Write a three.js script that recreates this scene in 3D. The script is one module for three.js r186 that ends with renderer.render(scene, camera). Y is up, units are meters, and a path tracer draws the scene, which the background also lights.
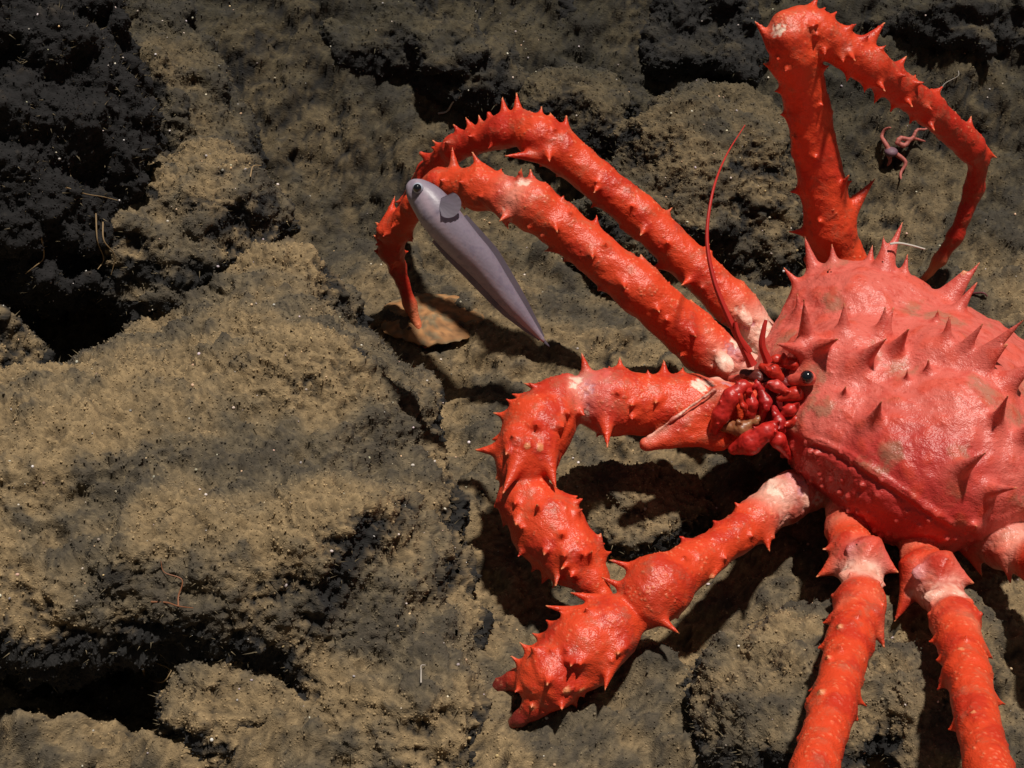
import * as THREE from 'three';
import { createNoise3D } from 'simplex-noise';
import { mergeGeometries } from 'three/addons/utils/BufferGeometryUtils.js';

// ---------------------------------------------------------------- camera, water light, sun, exposure
const scene = new THREE.Scene();
const camera = new THREE.PerspectiveCamera(26, 1024 / 768, 0.02, 60);
const PITCH = 38 * Math.PI / 180, EYE = new THREE.Vector3(0, 0.75, 0.96);
camera.position.copy(EYE);
camera.lookAt(0, EYE.y - Math.sin(PITCH), EYE.z - Math.cos(PITCH));
scene.add(camera);
camera.updateMatrixWorld(true);

const SUN_DIR = new THREE.Vector3(0.15, 0.9, 0.0).normalize();
{ // dim sea water all round, a little lighter overhead
  const W = 128, H = 64, d = new Float32Array(W * H * 4);
  for (let y = 0; y < H; y++) for (let x = 0; x < W; x++) {
    const up = Math.sin(((y + 0.5) / H - 0.5) * Math.PI), t = 0.5 + 0.5 * up, i = (y * W + x) * 4;
    const s = 0.02 + 0.075 * t * t;
    d[i] = s * 0.95; d[i + 1] = s * 0.98; d[i + 2] = s; d[i + 3] = 1;
  }
  const t = new THREE.DataTexture(d, W, H, THREE.RGBAFormat, THREE.FloatType);
  t.mapping = THREE.EquirectangularReflectionMapping; t.magFilter = THREE.LinearFilter; t.needsUpdate = true;
  scene.background = t; scene.environment = t;
}
const sun = new THREE.DirectionalLight(new THREE.Color(1.0, 0.94, 0.84), 4.0);
sun.position.copy(SUN_DIR).multiplyScalar(3);
sun.castShadow = true; sun.shadow.radius = 5; sun.shadow.mapSize.set(2048, 2048);
Object.assign(sun.shadow.camera, { left: -1, right: 1, top: 1, bottom: -1, near: 0.5, far: 6 });
scene.add(sun, sun.target);
const EXPOSURE = 1.0;

// ---------------------------------------------------------------- helpers
let seedState = 20240611;
const rnd = () => { seedState = (seedState + 0x6d2b79f5) | 0; let t = Math.imul(seedState ^ (seedState >>> 15), 1 | seedState); t = (t + Math.imul(t ^ (t >>> 7), 61 | t)) ^ t; return ((t ^ (t >>> 14)) >>> 0) / 4294967296; };
const rr = (a, b) => a + (b - a) * rnd();
const n3 = createNoise3D(rnd);
const { clamp, lerp } = THREE.MathUtils;
const sstep = (a, b, x) => { const t = clamp((x - a) / (b - a), 0, 1); return t * t * (3 - 2 * t); };
function fbm(x, y, z, f, oct, gain = 0.5) { let s = 0, a = 1; for (let i = 0; i < oct; i++) { s += a * n3(x * f + i * 7.3, y * f, z * f - i * 3.1); f *= 2.03; a *= gain; } return s; }
const V = (x, y, z) => new THREE.Vector3(x, y, z);
// lines of sight, used to measure places in the scene from the photograph
const FW = V(0, -Math.sin(PITCH), -Math.cos(PITCH)), UPV = V(0, Math.cos(PITCH), -Math.sin(PITCH)), TAN = Math.tan(13 * Math.PI / 180);
const ray = (px, py) => FW.clone().add(V((px - 512) / 384 * TAN, 0, 0)).addScaledVector(UPV, -(py - 384) / 384 * TAN);
const at = (px, py, h) => { const r = ray(px, py); return EYE.clone().addScaledVector(r, (h - EYE.y) / r.y); };
const atDepth = (px, py, s) => EYE.clone().addScaledVector(ray(px, py), s);
const depthOf = (p) => p.clone().sub(EYE).dot(FW);
const mpp = (p) => depthOf(p) * TAN / 384;           // metres per pixel at a place

const names = new Map();
function numbered(n) { const k = names.get(n) ?? 0; names.set(n, k + 1); return k ? n + '_' + String(k).padStart(3, '0') : n; }
function tag(o, label, category, group) { o.userData.label = label; o.userData.category = category; if (group) o.userData.group = group; return o; }
function mesh(name, g, m, parent = scene) {
  const o = new THREE.Mesh(g, m); o.name = parent === scene ? numbered(name) : name; o.castShadow = o.receiveShadow = true; parent.add(o); return o;
}
function thing(name, p, label, category, group) { const o = new THREE.Group(); o.name = numbered(name); o.position.copy(p); scene.add(o); return tag(o, label, category, group); }
function rebase(g, p) { g.translate(-p.x, -p.y, -p.z); return g; }

// ---------------------------------------------------------------- implicit surfaces: tapered bones, spines and ellipsoids joined smoothly, meshed by surface nets
function bone(a, b, r1, r2, o = {}) { return { t: 0, a, b, r1, r2, k: o.k ?? 0.006, c: o.c ?? 0, g: o.g ?? 0, sq: o.sq }; }
function spine(a, b, r1, o = {}) { return { t: 1, a, b, r1, r2: o.tip ?? 0.0006, k: o.k ?? 0.005, c: o.c ?? 0, g: o.g ?? 0, pow: o.pow ?? 1.35 }; }
function ell(c, rx, ry, rz, o = {}) {
  const m = new THREE.Matrix4().makeRotationFromEuler(new THREE.Euler(o.ex ?? 0, o.ey ?? 0, o.ez ?? 0)), e = m.elements;
  if (o.basis) { m.makeBasis(...o.basis); }
  return { t: 2, a: c, r: [rx, ry, rz], m: [e[0], e[1], e[2], e[4], e[5], e[6], e[8], e[9], e[10]], R: Math.max(rx, ry, rz), k: o.k ?? 0.01, c: o.c ?? 0, g: o.g ?? 0 };
}
function dist(q, x, y, z) {
  if (q.t === 2) {
    const X = x - q.a.x, Y = y - q.a.y, Z = z - q.a.z, m = q.m, r = q.r;
    const u = (X * m[0] + Y * m[1] + Z * m[2]) / r[0], v = (X * m[3] + Y * m[4] + Z * m[5]) / r[1], w = (X * m[6] + Y * m[7] + Z * m[8]) / r[2];
    const k0 = Math.sqrt(u * u + v * v + w * w), k1 = Math.sqrt((u / r[0]) ** 2 + (v / r[1]) ** 2 + (w / r[2]) ** 2);
    return k1 < 1e-9 ? -Math.min(r[0], r[1], r[2]) : k0 * (k0 - 1) / k1;
  }
  const ax = q.a.x, ay = q.a.y, az = q.a.z, bx = q.b.x - ax, by = q.b.y - ay, bz = q.b.z - az, px = x - ax, py = y - ay, pz = z - az;
  const t = clamp((px * bx + py * by + pz * bz) / (bx * bx + by * by + bz * bz), 0, 1);
  const dx = px - bx * t, dy = py - by * t, dz = pz - bz * t, l = Math.sqrt(dx * dx + dy * dy + dz * dz);
  if (q.t === 0) return l - (q.r1 + (q.r2 - q.r1) * t);
  return (l - (q.r1 * Math.pow(1 - t, q.pow) + q.r2)) * 0.85;
}
function field(list, x, y, z) {
  let total = 1e3, dg = 1e3, g = -1;
  for (let i = 0; i < list.length; i++) {
    const q = list[i];
    if (q.g !== g) { if (g >= 0) total = smin(total, dg, 0.0016); dg = 1e3; g = q.g; }
    dg = smin(dg, dist(q, x, y, z), q.k);
  }
  return smin(total, dg, 0.0016);
}
function smin(a, b, k) { const h = k - Math.abs(a - b); return (a < b ? a : b) - (h > 0 ? h * h / (4 * k) : 0); }
// paint(list, p, n) -> [r, g, b, push]: colour of the place and how far it stands out
function nets(prims, cell, { paint, warp, keep, extra = 0.002 }) {
  prims = prims.slice().sort((a, b) => a.g - b.g);
  const B = 8, bs = B * cell, half = bs * 0.8661, blocks = new Map();
  const key = (x, y, z) => ((x + 2048) * 4096 + (y + 2048)) * 4096 + (z + 2048);
  for (const q of prims) {
    const R = (q.t === 2 ? q.R : Math.max(q.r1, q.r2)) + q.k + extra + cell, a = q.a, b = q.b ?? q.a;
    const lo = ['x', 'y', 'z'].map((c) => Math.floor((Math.min(a[c], b[c]) - R) / bs)), hi = ['x', 'y', 'z'].map((c) => Math.floor((Math.max(a[c], b[c]) + R) / bs));
    for (let i = lo[0]; i <= hi[0]; i++) for (let j = lo[1]; j <= hi[1]; j++) for (let k = lo[2]; k <= hi[2]; k++) {
      if (dist(q, (i + 0.5) * bs, (j + 0.5) * bs, (k + 0.5) * bs) > half * 1.35 + q.k + extra) continue;
      const id = key(i, j, k); let e = blocks.get(id);
      if (!e) blocks.set(id, e = { i, j, k, list: [] });
      e.list.push(q);
    }
  }
  const N = B + 1, pos = [], col = [], tmp = new Float64Array(8), live = [];
  const f = (l, x, y, z) => { const d = field(l, x, y, z); return warp ? warp(x, y, z, d) : d; };
  for (const e of blocks.values()) {
    if (keep && !keep((e.i + 0.5) * bs, (e.j + 0.5) * bs, (e.k + 0.5) * bs)) continue;
    const c = f(e.list, (e.i + 0.5) * bs, (e.j + 0.5) * bs, (e.k + 0.5) * bs);
    if (Math.abs(c) > half * 1.5 + extra) continue;
    const v = e.v = new Float32Array(N * N * N);
    for (let z = 0, o = 0; z < N; z++) for (let y = 0; y < N; y++) for (let x = 0; x < N; x++, o++) v[o] = f(e.list, (e.i * B + x) * cell, (e.j * B + y) * cell, (e.k * B + z) * cell);
    e.id = new Int32Array(B * B * B).fill(-1);
    live.push(e);
    for (let z = 0; z < B; z++) for (let y = 0; y < B; y++) for (let x = 0; x < B; x++) {
      let mask = 0;
      for (let c2 = 0; c2 < 8; c2++) { tmp[c2] = v[((z + (c2 >> 2)) * N + y + ((c2 >> 1) & 1)) * N + x + (c2 & 1)]; if (tmp[c2] < 0) mask |= 1 << c2; }
      if (mask === 0 || mask === 255) continue;
      let sx = 0, sy = 0, sz = 0, n = 0;
      for (let c2 = 0; c2 < 8; c2++) for (let ax = 0; ax < 3; ax++) {
        if (c2 & (1 << ax)) continue;
        const d2 = c2 | (1 << ax), A = tmp[c2], D = tmp[d2];
        if ((A < 0) === (D < 0)) continue;
        const t = A / (A - D);
        sx += (c2 & 1) + (ax === 0 ? t : 0); sy += ((c2 >> 1) & 1) + (ax === 1 ? t : 0); sz += (c2 >> 2) + (ax === 2 ? t : 0); n++;
      }
      e.id[(z * B + y) * B + x] = pos.length / 3;
      pos.push((e.i * B + x + sx / n) * cell, (e.j * B + y + sy / n) * cell, (e.k * B + z + sz / n) * cell);
      col.push(e.list);
    }
  }
  const cellId = (x, y, z) => {
    const i = Math.floor(x / B), j = Math.floor(y / B), k = Math.floor(z / B), e = blocks.get(key(i, j, k));
    return e?.id ? e.id[((z - k * B) * B + y - j * B) * B + x - i * B] : -1;
  };
  const idx = [];
  const quad = (a, b, c, d, flip) => { if (a < 0 || b < 0 || c < 0 || d < 0) return; flip ? idx.push(a, c, b, a, d, c) : idx.push(a, b, c, a, c, d); };
  for (const e of live) for (let z = 0; z < B; z++) for (let y = 0; y < B; y++) for (let x = 0; x < B; x++) {
    const v = e.v, o = (z * N + y) * N + x, s = v[o] < 0, X = e.i * B + x, Y = e.j * B + y, Z = e.k * B + z;
    if (s !== (v[o + 1] < 0)) quad(cellId(X, Y - 1, Z - 1), cellId(X, Y, Z - 1), cellId(X, Y, Z), cellId(X, Y - 1, Z), !s);
    if (s !== (v[o + N] < 0)) quad(cellId(X - 1, Y, Z - 1), cellId(X - 1, Y, Z), cellId(X, Y, Z), cellId(X, Y, Z - 1), !s);
    if (s !== (v[o + N * N] < 0)) quad(cellId(X - 1, Y - 1, Z), cellId(X, Y - 1, Z), cellId(X, Y, Z), cellId(X - 1, Y, Z), !s);
  }
  const g = new THREE.BufferGeometry();
  g.setAttribute('position', new THREE.BufferAttribute(new Float32Array(pos), 3));
  g.setIndex(new THREE.BufferAttribute(new Uint32Array(idx), 1));
  finish(g, (p, n, i) => paint(col[i], p, n));
  return g;
}
// gives a mesh its relief, its vertex colours and its texture coordinates (in metres)
function finish(g, paint) {
  g.computeVertexNormals();
  const P = g.attributes.position, Nn = g.attributes.normal, C = new Float32Array(P.count * 3), UV = new Float32Array(P.count * 2), p = V(), n = V();
  for (let i = 0; i < P.count; i++) {
    p.fromBufferAttribute(P, i); n.fromBufferAttribute(Nn, i);
    const c = paint(p, n, i);
    C[i * 3] = c[0]; C[i * 3 + 1] = c[1]; C[i * 3 + 2] = c[2];
    UV[i * 2] = p.x + 0.31 * p.y; UV[i * 2 + 1] = p.z - 0.83 * p.y;
    if (c[3]) P.setXYZ(i, p.x + n.x * c[3], p.y + n.y * c[3], p.z + n.z * c[3]);
  }
  g.setAttribute('color', new THREE.BufferAttribute(C, 3));
  g.setAttribute('uv', new THREE.BufferAttribute(UV, 2));
  g.computeVertexNormals();
}
const mix3 = (a, b, t) => [a[0] + (b[0] - a[0]) * t, a[1] + (b[1] - a[1]) * t, a[2] + (b[2] - a[2]) * t];

// ---------------------------------------------------------------- sediment: pale ooze lying on dark basalt
const grainTex = (() => {                               // fine grain: 512 texels over 0.2 m
  const S = 512, d = new Uint8Array(S * S * 4), h = new Float32Array(S * S);
  for (let o = 0; o < 3; o++) {
    const st = [1, 2, 5][o], am = [0.5, 0.35, 0.4][o], M = Math.ceil(S / st), v = new Float32Array(M * M).map(rnd);
    for (let y = 0; y < S; y++) for (let x = 0; x < S; x++) {
      const fx = x / st, fy = y / st, x0 = Math.floor(fx) % M, y0 = Math.floor(fy) % M, x1 = (x0 + 1) % M, y1 = (y0 + 1) % M, tx = fx % 1, ty = fy % 1;
      h[y * S + x] += am * (lerp(lerp(v[y0 * M + x0], v[y0 * M + x1], tx), lerp(v[y1 * M + x0], v[y1 * M + x1], tx), ty) - 0.5);
    }
  }
  for (let i = 0; i < S * S; i++) {
    let b = 0.68 + 0.55 * h[i];
    const sp = rnd();
    if (sp < 0.012) b *= 0.55; else if (sp > 0.992) b = 1.0;
    b = clamp(b, 0, 1) * 255;
    d[i * 4] = b; d[i * 4 + 1] = b * 0.985; d[i * 4 + 2] = b * 0.96; d[i * 4 + 3] = 255;
  }
  const t = new THREE.DataTexture(d, S, S); t.wrapS = t.wrapT = THREE.RepeatWrapping; t.magFilter = THREE.LinearFilter; t.repeat.set(5, 5); t.needsUpdate = true;
  return t;
})();
const ROCKMAT = new THREE.MeshStandardMaterial({ vertexColors: true, map: grainTex, bumpMap: grainTex, bumpScale: 0.0012, roughness: 0.95 });
ROCKMAT.name = 'sediment';
const OOZE = [0.305, 0.216, 0.115], OOZE2 = [0.18, 0.141, 0.089], FAR_FALLOFF = [0.044, 0.039, 0.023], BASALT = [0.021, 0.0195, 0.0195];
function sediment(p, n, o = {}) {
  const big = fbm(p.x, p.y, p.z, 9, 3), mid = fbm(p.x + 5, p.y, p.z, 34, 3), fine = fbm(p.x, p.y + 9, p.z, 130, 3, 0.6), grit = n3(p.x * 520, p.y * 520, p.z * 520);
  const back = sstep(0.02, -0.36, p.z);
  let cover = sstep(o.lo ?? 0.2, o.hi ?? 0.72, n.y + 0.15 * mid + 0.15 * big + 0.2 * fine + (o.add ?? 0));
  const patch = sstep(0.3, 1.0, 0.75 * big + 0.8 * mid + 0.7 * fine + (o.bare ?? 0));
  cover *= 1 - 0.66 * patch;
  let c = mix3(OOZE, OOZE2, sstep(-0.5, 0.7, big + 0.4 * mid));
  c = mix3(c, FAR_FALLOFF, back * 0.9);  // lamp falloff with distance, painted in as darker sediment
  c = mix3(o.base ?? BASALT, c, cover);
  const clod = n3(p.x * 260, p.y * 260, p.z * 260);
  const v = Math.max(0.15, 1 + 0.3 * fine + 0.26 * grit + 0.28 * clod + 0.16 * mid);
  const rough = 0.62 + 0.45 * (1 - cover);
  return [c[0] * v, c[1] * v, c[2] * v, (o.amp ?? 1) * (0.0034 * mid + rough * 0.0016 * fine + 0.001 * clod + 0.0006 * grit), cover];
}
// ---------------------------------------------------------------- ground
const MOUNDS = [                                        // [px, py, height, radius x, radius z]
  [830, 700, 0.035, 0.07, 0.08], [975, 690, 0.03, 0.06, 0.08], [645, 690, 0.022, 0.045, 0.03], [630, 490, 0.018, 0.06, 0.05],
  [420, 745, 0.03, 0.09, 0.05], [520, 330, 0.014, 0.06, 0.05], [1010, 330, 0.02, 0.06, 0.05], [470, 540, 0.012, 0.03, 0.09], [50, 745, 0.05, 0.07, 0.04], [180, 765, 0.02, 0.06, 0.03], [700, 610, -0.02, 0.07, 0.05],
].map(([px, py, h, a, b]) => [at(px, py, 0), h, a, b]);
function groundBase(x, z) {
  let y = 0;
  const b = -(z + 0.15) - 0.03 * Math.sin(x * 5 + 1);
  y += 1.0 * (Math.sqrt(b * b + 0.003) + b) * 0.5;                      // rises behind
  y -= 0.045 * sstep(-0.1, -0.26, x) * sstep(0.1, 0.2, z);               // the hollow before the big boulder
  for (const [c, h, a, w] of MOUNDS) { const d = ((x - c.x) / a) ** 2 + ((z - c.z) / w) ** 2; if (d < 6) y += h * Math.exp(-d * 1.2); }
  return y;
}
const groundShape = (x, z) => groundBase(x, z) + 0.012 * fbm(x, 0.3, z, 6, 2) + 0.008 * fbm(x, 0.7, z, 19, 2) + 0.003 * n3(x * 46, 0.2, z * 46);
function onGround(px, py) { let h = 0; for (let i = 0; i < 12; i++) { const p = at(px, py, h); h = 0.4 * h + 0.6 * groundShape(p.x, p.z); } return at(px, py, h); }
{
  const spread = (lo, hi, out, step) => { const a = []; let s = step; for (let v = lo; v <= hi; v += step) a.push(v); for (let v = a[a.length - 1]; v < out;) { s *= 1.22; v += s; a.push(v); } s = step; for (let v = lo; v > -out;) { s *= 1.22; v -= s; a.unshift(v); } return a; };
  const xs = spread(-0.52, 0.52, 6, 0.0021), zs = spread(-0.75, 0.44, 6, 0.0021), nx = xs.length, nz = zs.length;
  const P = new Float32Array(nx * nz * 3), I = new Uint32Array((nx - 1) * (nz - 1) * 6);
  for (let j = 0, o = 0; j < nz; j++) for (let i = 0; i < nx; i++) { P[o++] = xs[i]; P[o++] = Math.min(groundShape(xs[i], zs[j]), 1.2 + 0.1 * n3(xs[i], 0, zs[j])); P[o++] = zs[j]; }
  for (let j = 0, o = 0; j < nz - 1; j++) for (let i = 0; i < nx - 1; i++) { const a = j * nx + i; I[o++] = a; I[o++] = a + nx; I[o++] = a + 1; I[o++] = a + 1; I[o++] = a + nx; I[o++] = a + nx + 1; }
  const g = new THREE.BufferGeometry();
  g.setAttribute('position', new THREE.BufferAttribute(P, 3)); g.setIndex(new THREE.BufferAttribute(I, 1));
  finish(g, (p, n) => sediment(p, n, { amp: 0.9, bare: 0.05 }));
  const o = mesh('ground', g, ROCKMAT); o.userData.kind = 'structure'; o.userData.label = 'brown sea floor of soft sediment strewn with grit';
  scene.userData.ground = g;
}
// ---------------------------------------------------------------- rocks
const rockGeos = [];
function rock(name, label, base, prims, o = {}) {
  const lump = o.lump ?? 0.012, fr = o.fr ?? 13;
  const g = nets(prims, o.cell ?? 0.0021, {
    extra: lump * 1.6, keep: (x, y, z) => y > groundBase(x, z) - 0.06,
    warp: (x, y, z, d) => d + lump * (n3(x * fr, y * fr, z * fr) + 0.5 * n3(x * fr * 2.1 + 3, y * fr * 2.1, z * fr * 2.1)),
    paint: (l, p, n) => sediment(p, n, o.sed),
  });
  rockGeos.push(g.clone());
  const m = mesh(name, rebase(g, base), ROCKMAT); m.position.copy(base);
  return tag(m, label, 'rock');
}
const E = (px, py, h, rx, ry, rz, o = {}) => ell(at(px, py, h), rx, ry, rz, { k: 0.03, ...o });
const EG = (px, py, dh, rx, ry, rz, o = {}) => { const p = onGround(px, py); p.y += dh; return ell(p, rx, ry, rz, { k: 0.03, ...o }); };
rock('boulder', 'huge sediment covered boulder filling the left side, overhanging a dark hollow', at(200, 480, 0), [
  E(20, 545, 0.056, 0.2, 0.044, 0.085, { ez: 0.06 }), E(150, 545, 0.055, 0.14, 0.05, 0.095), E(60, 495, 0.05, 0.16, 0.055, 0.08), E(265, 350, 0.045, 0.08, 0.06, 0.085, { ez: -0.3 }), E(335, 470, 0.03, 0.072, 0.075, 0.11), E(300, 400, 0.055, 0.06, 0.04, 0.06), E(190, 405, 0.055, 0.11, 0.042, 0.07, { ez: 0.3 }), E(100, 440, 0.055, 0.12, 0.045, 0.07, { ez: 0.15 }),
  E(370, 580, 0.015, 0.058, 0.06, 0.055), E(372, 660, 0.012, 0.044, 0.045, 0.045), E(290, 560, 0.045, 0.08, 0.055, 0.07), E(405, 715, -0.002, 0.06, 0.04, 0.05),
], { lump: 0.012, fr: 8.5, sed: { lo: 0.24, hi: 0.7, bare: 0.02, amp: 1.25 } });
rock('boulder', 'rounded knobbly rock with pale top and black lower face, behind the huge left boulder', at(190, 300, 0), [
  E(192, 225, 0.1, 0.058, 0.048, 0.05), E(225, 245, 0.088, 0.042, 0.045, 0.045), E(160, 275, 0.085, 0.05, 0.05, 0.035), E(205, 200, 0.095, 0.04, 0.035, 0.045),
], { lump: 0.007, fr: 19, sed: { lo: 0.3, hi: 0.8 } });
rock('boulder', 'narrow sloping ridge of rock rising behind the knobbly rock at left', at(180, 170, 0), [
  E(140, 60, 0.13, 0.05, 0.07, 0.06, { ez: 0.35 }), E(175, 110, 0.11, 0.045, 0.06, 0.06, { ez: 0.5 }), E(205, 160, 0.09, 0.04, 0.05, 0.05, { ez: 0.4 }),
], { lump: 0.009 });
rock('boulder', 'tall black rock face in the upper left corner, specked with white', at(50, 250, 0), [
  E(10, 50, 0.2, 0.092, 0.08, 0.06), E(58, 140, 0.17, 0.06, 0.09, 0.045), E(25, 215, 0.14, 0.055, 0.075, 0.045), E(-70, 150, 0.16, 0.1, 0.16, 0.08),
], { lump: 0.012, fr: 16, sed: { lo: 0.95, hi: 1.7, bare: 0.35, base: [0.0105, 0.009, 0.01] } });
rock('small_rock', 'small pale lump of rock at the left edge under the black rock face', at(5, 380, 0), [E(0, 375, 0.07, 0.03, 0.045, 0.035)], { lump: 0.007, fr: 22 });
rock('small_rock', 'small round rock sitting in the dark hollow under the huge left boulder', at(240, 720, -0.03), [
  E(235, 712, 0.01, 0.042, 0.022, 0.03), E(222, 697, 0.022, 0.022, 0.014, 0.016), E(268, 742, -0.005, 0.04, 0.026, 0.03),
], { lump: 0.005, fr: 24 });
rock('boulder', 'broad rounded boulder behind the crab beside its raised long leg', at(700, 200, 0.03), [
  EG(705, 200, 0.02, 0.085, 0.065, 0.08), EG(630, 245, 0.0, 0.05, 0.045, 0.05), EG(755, 240, 0.0, 0.05, 0.05, 0.05),
], { lump: 0.009 });
rock('boulder', 'low dark rock beyond the bent legs, in the middle of the background', at(575, 110, 0.1), [
  EG(575, 110, 0.0, 0.06, 0.035, 0.05), EG(600, 140, 0.0, 0.04, 0.03, 0.04),
], { lump: 0.01, sed: { lo: 0.25, hi: 0.85 } });
rock('boulder', 'shadowy rock along the top edge left of the middle', at(400, 20, 0.1), [EG(400, 25, -0.005, 0.07, 0.03, 0.05), EG(470, 55, -0.01, 0.05, 0.03, 0.05)], { lump: 0.012, sed: { lo: 0.3, hi: 0.95 }, cell: 0.0026 });
rock('boulder', 'blackish rock coloured dark as a shaded hollow at the top edge, left of the raised leg', at(660, 40, 0.1), [
  EG(640, 35, 0.01, 0.07, 0.04, 0.05), EG(710, 50, 0.01, 0.06, 0.04, 0.05), EG(580, 15, 0.01, 0.05, 0.04, 0.05),
], { lump: 0.014, sed: { lo: 0.65, hi: 1.3, bare: 0.3 }, cell: 0.0026 });  // bare black colour gives this rock the shade of a deep hollow
rock('boulder', 'dim rock in the upper right corner beyond the raised leg', at(960, 30, 0.1), [EG(960, 15, 0.0, 0.1, 0.035, 0.05)], { lump: 0.012, sed: { lo: 0.4, hi: 1.05, bare: 0.1 }, cell: 0.0026 });
rock('small_rock', 'small mound shaped stone beside the lower claw tip, right of the two fingers', at(640, 690, 0), [E(640, 695, 0.0, 0.035, 0.022, 0.025)], { lump: 0.006, fr: 24 });

rock('boulder', 'rounded rock under the crab, left of its nearer foreground leg', at(775, 715, 0), [EG(778, 712, 0.0, 0.05, 0.036, 0.06), EG(815, 690, 0.0, 0.04, 0.03, 0.05)], { lump: 0.007, fr: 16 });
rock('boulder', 'rounded rock between the two crab legs that run to the bottom edge', at(925, 710, 0), [EG(925, 715, 0.0, 0.036, 0.03, 0.06)], { lump: 0.007, fr: 16 });
rock('small_rock', 'low rounded rock in the bend of the upper claw arm', at(625, 505, 0), [EG(625, 505, -0.004, 0.055, 0.026, 0.036)], { lump: 0.006, fr: 18 });

// ---------------------------------------------------------------- the crab
const LEG = [0.73, 0.064, 0.02], LEGDK = [0.5, 0.024, 0.012], PINK = [0.70, 0.142, 0.11], FLANK = [0.5, 0.04, 0.034], WHITE = [0.93, 0.68, 0.55], LILAC = [0.58, 0.25, 0.28], COXA = [0.7, 0.26, 0.17], SEAM_SHADE = [0.3, 0.014, 0.012], CLAW = [0.16, 0.018, 0.014], TIP = [0.75, 0.2, 0.09], DEEP = [0.42, 0.014, 0.014], GRIME = [0.26, 0.19, 0.11];  // seam red: shadow gaps between claw segments, painted into the colour
const crabPrims = [], bodyPrims = [];
// --- carapace
const bodyC = at(912, 405, 0.085);
bodyPrims.push(ell(bodyC, 0.093, 0.054, 0.110, { ey: 0.6, c: PINK }));
bodyPrims.push(ell(at(846, 312, 0.105), 0.038, 0.034, 0.036, { c: PINK, k: 0.02 }));
function hitBody(px, py, prims = bodyPrims) {
  const r = ray(px, py).normalize(); let s = 0.5; const p = V();
  for (let i = 0; i < 120; i++) { p.copy(EYE).addScaledVector(r, s); const d = field(prims, p.x, p.y, p.z); if (d < 2e-5) break; s += d * 0.7; if (s > 2) return null; }
  return p.clone();
}
function gradBody(p, prims = bodyPrims) { const e = 5e-4, f = (x, y, z) => field(prims, x, y, z); return V(f(p.x + e, p.y, p.z) - f(p.x - e, p.y, p.z), f(p.x, p.y + e, p.z) - f(p.x, p.y - e, p.z), f(p.x, p.y, p.z + e) - f(p.x, p.y, p.z - e)).normalize(); }
{
  const core = bodyPrims.slice(), lobe = (px, py, R, out, c = PINK, k = 0.007) => { const p = hitBody(px, py, core); if (!p) return; bodyPrims.push(ell(p.addScaledVector(gradBody(p, core), out - R), R, R, R, { c, k })); };
  lobe(842, 348, 0.038, 0.012); lobe(865, 295, 0.036, 0.009); lobe(910, 290, 0.033, 0.008); lobe(945, 350, 0.028, 0.011); lobe(965, 415, 0.046, 0.013); lobe(1000, 465, 0.040, 0.009); lobe(900, 425, 0.034, 0.007); lobe(985, 375, 0.025, 0.008);
  lobe(800, 365, 0.03, 0.008); lobe(820, 420, 0.03, 0.006); lobe(806, 352, 0.015, 0.011, PINK, 0.005); lobe(885, 500, 0.045, 0.012, FLANK); lobe(935, 525, 0.045, 0.013, FLANK); lobe(985, 535, 0.04, 0.010, FLANK); lobe(815, 460, 0.03, 0.002, FLANK);
}
const ridgeLine = [[785, 425], [820, 442], [850, 455], [875, 472], [905, 492], [945, 518], [985, 540]].map(([x, y]) => hitBody(x, y)).filter(Boolean);
const carapaceSpines = [ // base, tip in the photograph; length towards the eye
  [805, 346, 804, 308, 8, .016], [812, 350, 833, 341, 8, .02], [798, 351, 780, 345, 6, .018], [797, 315, 797, 297, 5, 0.004], [842, 330, 844, 308, 6, 0.004], [884, 336, 885, 312, 5.5, 0.004], [889, 333, 893, 312, 5, 0.0],
  [858, 362, 881, 343, 8, .014], [893, 352, 906, 333, 8, .014], [926, 372, 928, 362, 4, .006], [947, 342, 949, 323, 5, 0.002], [959, 356, 976, 333, 7, .008], [973, 362, 1009, 332, 8, .012], [982, 371, 1000, 352, 5, .006],
  [1002, 380, 1024, 369, 7, .006], [1010, 390, 1025, 375, 7, .006], [998, 424, 1005, 404, 6, .014], [868, 423, 879, 405, 7, .014], [956, 474, 977, 459, 8, .016], [985, 492, 1008, 489, 7, .012], [975, 532, 976, 528, 5, .01], [935, 322, 938, 312, 3, .004],
  [806, 262, 806, 243, 6, 0], [790, 278, 786, 271, 4, 0], [830, 258, 832, 248, 5, 0], [868, 256, 872, 249, 5, 0], [886, 262, 884, 242, 6, 0], [889, 264, 900, 230, 6, -0.006], [905, 270, 907, 258, 4, 0],
  [941, 297, 957, 279, 7, .004], [950, 302, 971, 274, 7, 0], [955, 310, 971, 290, 6, .002], [1020, 440, 1034, 425, 7, .01], [905, 380, 907, 372, 3, .006], [842, 395, 845, 388, 3, .006],
];
for (const [bx, by, tx, ty, r, fwd] of carapaceSpines) {
  let p = null; for (let k = 0; k < 12 && !p; k++) p = hitBody(lerp(bx, 905, k * 0.02), lerp(by, 400, k * 0.02));
  if (!p) continue;
  const n = gradBody(p), m = mpp(p);
  const tip = atDepth(tx, ty, depthOf(p) - fwd), root = p.clone().addScaledVector(n, -0.005);
  tip.addScaledVector(tip.clone().sub(p), bx > 935 ? 0.4 : 0.22);
  bodyPrims.push(spine(root, tip, r * m * 1.5, { k: 0.005, c: 'carapace', tip: 0.0006, pow: 1.3 }));
}
for (const q of bodyPrims) { q.g = 0; crabPrims.push(q); }
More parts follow.
